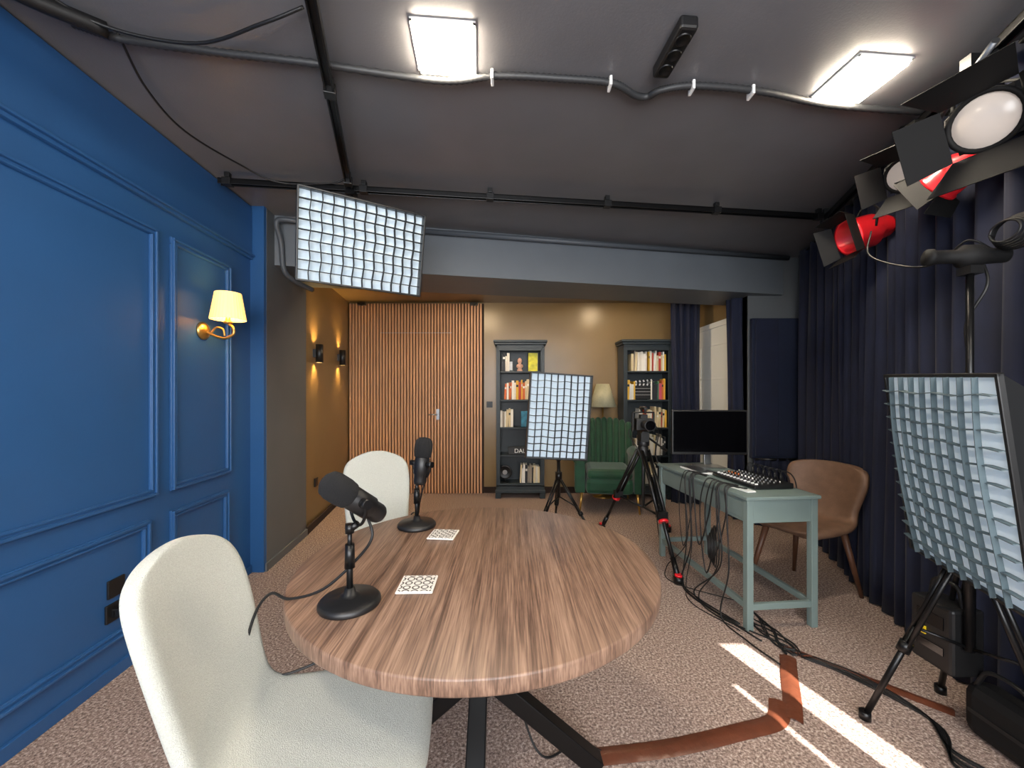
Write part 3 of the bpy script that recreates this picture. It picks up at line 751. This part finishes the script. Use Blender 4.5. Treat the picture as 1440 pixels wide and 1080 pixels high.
for k in range(seg): b.faces.new([R[0][k],R[0][(k+1)%seg],R[1][(k+1)%seg],R[1][k]])
g.add('pleated_shade',b,M_wshade,solid=.002)
b=NB(); lathe(b,[(0,.1),(.012,.1),(.026,.14),(.018,.165),(0,.17)],Matrix.Translation((.15,0,0)),16); g.add('bulb',b,M_bulb)
M_sl=mat('sconce_lamp','#ffffff',.5,e=900,ec='#ffcf80')
for (y,zz) in ((3.97,1.73),(4.78,1.76)):
    x=-1.95-.142*(y-3.68)
    g=G('updown_sconce',(x+.055,y,zz),.14)
    b=NB(); lathe(b,[(.028,-.09),(.036,-.09),(.036,.09),(.028,.09),(.028,-.09)],None,24); box(b,(-.042,0,0),(.03,.05,.08)); g.add('cylinder_body',b,M_black)
    b=NB(); cyl(b,(0,0,-.05),(0,0,-.04),.027); cyl(b,(0,0,.04),(0,0,.05),.027); g.add('lamps',b,M_sl)
# outlets
g=G('wall_outlet',M=ML@Matrix.Translation((1.86,0,.42)))
b=NB(); box(b,(0,-.006,0),(.085,.012,.085)); box(b,(-.01,-.006,-.11),(.085,.012,.085)); g.add('plates',b,M_black,bevel=.004)
b=NB(); lathe(b,[(0,0),(.02,0),(.025,.006)],Matrix.Translation((-.01,-.02,-.11))@Matrix.Rotation(PI/2,4,'X'),20); box(b,(-.01,-.03,-.11),(.04,.04,.04)); g.add('plug',b,M_black,bevel=.003)
g=G('wall_outlet',(-1.985,4.0,.43),.14)
b=NB(); box(b,(0,0,0),(.012,.085,.085)); g.add('plate',b,M_black,bevel=.003)
b=NB(); cyl(b,(.004,0,0),(.008,0,0),.025); g.add('socket',b,M_blackm)
g=G('light_switch',(-.05-.25,5.27,1.18))
b=NB(); box(b,(0,0,0),(.08,.012,.08)); g.add('plate',b,M_black,bevel=.003)
b=NB(); box(b,(0,-.008,0),(.05,.006,.05)); g.add('rocker',b,M_blackm,bevel=.002)

# ================= STAGE LIGHTS =================
def fresnel(name,pos,d,hook,s=1):
    d=V(d).normalized(); pos=V(pos); g=G(name,pos); R=d.to_track_quat('Z','Y').to_matrix().to_4x4()@Matrix.Scale(s,4)
    b=NB(); lathe(b,[(0,-.13),(.06,-.125),(.075,-.10),(.08,0),(.095,.01),(.095,.03),(.082,.03),(.08,.015)],None,28); box(b,(0,0,-.04),(.15,.15,.12)); b.transform(R); g.add('housing',b,M_matte)
    b=NB(); lathe(b,[(.08,.02),(.06,.034),(.03,.042),(0,.045)],None,28); b.transform(R); g.add('fresnel_lens',b,M_lens)
    b=NB()
    for k in range(4):
        Q=Matrix.Rotation(k*PI/2,4,'Z'); w1,w2=(.09,.13) if k%2 else (.09,.10)
        vs=[Q@V(p) for p in ((.09,-w1,.03),(.09,w1,.03),(.17,w2,.14),(.17,-w2,.14))]
        b.faces.new([b.verts.new(v) for v in vs])
    b.transform(R); g.add('barn_doors',b,M_matte,solid=.003)
    b=NB(); side=(R.to_3x3()@V((1,0,0))).normalized(); up=V(hook)-pos
    h=up*.62
    for sg in (-1,1):
        tube(b,[side*sg*.1*s,side*sg*.105*s+h*.5,h*1.0],.006,smooth=False)
    cyl(b,h,up,.009); box(b,up,(.05,.05,.05)); g.add('yoke',b,M_matte)
    b=NB(); tube(b,[-d*.12*s,-d*.2*s+V((0,0,-.04)),-d*.15*s+V((0,.05,.08)),up+V((0,.1,-.02)),up+V((.01,.2,0))],.005); g.add('power_cable',b,M_rub)
def par(name,pos,d,hook,s=1.25):
    d=V(d).normalized(); pos=V(pos); g=G(name,pos); R=d.to_track_quat('Z','Y').to_matrix().to_4x4()@Matrix.Scale(s,4)
    b=NB(); lathe(b,[(0,-.11),(.035,-.108),(.045,-.09),(.05,-.05),(.068,-.03),(.07,.05),(.076,.055),(.076,.065),(.062,.065),(.06,-.02),(0,-.03)],None,28); b.transform(R); g.add('red_can',b,M_red)
    b=NB(); 
    for k in range(4):
        Q=Matrix.Rotation(k*PI/2,4,'Z'); vs=[Q@V(p) for p in ((.07,-.07,.065),(.07,.07,.065),(.10,.08,.12),(.10,-.08,.12))]
        b.faces.new([b.verts.new(v) for v in vs])
    b.transform(R); g.add('barn_doors',b,M_matte,solid=.003)
    b=NB(); cyl(b,R@V((0,0,-.112)),R@V((0,0,-.14)),.025); 
    side=(R.to_3x3()@V((1,0,0))).normalized(); up=V(hook)-pos; h=up*.6
    for sg in (-1,1): tube(b,[side*sg*.095,side*sg*.1+h*.5,h],.006,smooth=False)
    cyl(b,h,up,.008); box(b,up,(.045,.045,.05)); g.add('yoke',b,M_matte)
fresnel('stage_light',(1.81,1.50,2.37),(-.75,-.25,-.38),(1.85,1.53,2.62),1.15)
fresnel('stage_light',(1.89,1.89,2.38),(-.75,-.35,-.38),(1.96,1.92,2.62),.85)
par('spotlight',(1.93,1.72,2.29),(-.2,.75,-.45),(1.92,1.72,2.62),1.1)
par('spotlight',(2.10,2.36,2.29),(-.85,.1,-.25),(2.14,2.36,2.62),1.4)
g=G('rail_pole'); b=NB(); cyl(b,(1.74,1.42,2.60),(1.90,1.80,2.52),.012); g.add('pole',b,M_steel)
b=NB(); box(b,(1.80,1.55,2.61),(.04,.04,.08)); g.add('clamp',b,M_black)
g=G('spot_projector',(1.74,1.50,1.85))
b=NB(); R=V((-1,.25,.05)).to_track_quat('Z','Y').to_matrix().to_4x4()@Matrix.Scale(.85,4)
lathe(b,[(0,-.13),(.03,-.13),(.035,-.05),(.05,-.03),(.05,.03),(.03,.05),(.03,.13),(.036,.14),(.036,.16),(0,.16)],R,24); g.add('barrel',b,M_matte)
b=NB(); cyl(b,(0,0,-.07),(0,0,-.03),.012); box(b,(0,0,-.055),(.05,.05,.03))
for i in range(6):
    r=.045+.006*i; tube(b,[(.02+.01*i,-.09+r*math.cos(a),.06+r*.8*math.sin(a)) for a in [k*PI/5 for k in range(11)]],.004,n=4,seg=6)
tube(b,[(.1,0,.02),(.05,.05,.08),(.05,.15,.03),(.05,.28,.05),(.0,.42,.15),(.08,.5,.3)],.004)
tube(b,[(.05,0,-.02),(.03,-.03,-.12),(.01,.02,-.25),(.01,.01,-.4)],.005)
g.add('bracket_and_cables',b,M_rub)

# ================= FLOOR TAPE & CABLES =================
g=G('floor_tape')
b=NB()
def strip(P,w,z=.006):
    P=[V((*p,0)) for p in P]; prev=None
    pts=catmull([(p.x,p.y,0) for p in P],8)
    for i,p in enumerate(pts):
        t=(pts[min(i+1,len(pts)-1)]-pts[max(i-1,0)]).normalized(); n=V((-t.y,t.x,0))*w/2
        row=[b.verts.new(p-n+V((0,0,.002))),b.verts.new(p-n*.3+V((0,0,z+.004))),b.verts.new(p+n*.3+V((0,0,z+.004))),b.verts.new(p+n+V((0,0,.002)))]
        if prev:
            for k in range(3): f=b.faces.new([prev[k],prev[k+1],row[k+1],row[k]]); f.smooth=True
        prev=row
strip([(.30,1.44),(.6,1.48),(.9,1.55),(1.07,1.60),(1.15,1.70)],.075)
strip([(1.14,1.60),(1.22,1.72),(1.30,1.85),(1.39,1.99)],.07)
strip([(1.42,2.06),(1.55,1.93),(1.70,1.78),(1.84,1.64)],.06)
g.add('tape',b,M_tape)
g=G('floor_cables'); b=NB(); rnd=random.Random(3)
for i in range(7):
    o=rnd.uniform(-.05,.05)
    tube(b,[(1.5+o,1.98,.008),(1.62+o,1.85,.008),(1.70,1.62+o,.008),(1.62+o,1.45+o,.008),(1.72+o,1.32,.008),(1.85,1.3+o,.008)],.004,n=8,seg=6)
tube(b,[(1.39,2.0,.01),(1.40,2.04,.01),(1.46,2.03,.01)],.006)
g.add('cables',b,M_rub)

# ================= LIGHTS =================
def area(name,loc,rot,sx,sy,p,c):
    l=bpy.data.lights.new(name,'AREA'); l.shape='RECTANGLE'; l.size=sx; l.size_y=sy; l.energy=p; l.color=c
    o=bpy.data.objects.new(name,l); o.location=loc; o.rotation_euler=rot; col.objects.link(o); return o
area('window_fill',(.2,-1.46,1.6),(PI/2,0,0),2.9,1.4,180,(.95,.97,1))  # area lamp added before the closed window, in place of daylight
s=bpy.data.lights.new('sun','SUN'); s.energy=34; s.angle=.004; s.color=(1,.96,.9)
o=bpy.data.objects.new('sun',s); col.objects.link(o)
el=math.radians(30); d=V((-.32*math.cos(el),.948*math.cos(el),-math.sin(el)))
o.rotation_euler=d.to_track_quat('-Z','Y').to_euler(); o.location=(3,-4,4)
w=bpy.data.worlds.new('world'); sc.world=w; w.use_nodes=True
w.node_tree.nodes['Background'].inputs[0].default_value=(.5,.65,.9,1); w.node_tree.nodes['Background'].inputs[1].default_value=.6

cam=bpy.data.cameras.new('camera'); cam.sensor_width=36; cam.sensor_fit='HORIZONTAL'; cam.lens=555/1440*36; cam.shift_y=13/1440; cam.clip_start=.03
co=bpy.data.objects.new('camera',cam); co.location=(0,0,1.33); co.rotation_euler=(PI/2,0,0); col.objects.link(co); sc.camera=co
sc.view_settings.view_transform='Standard'
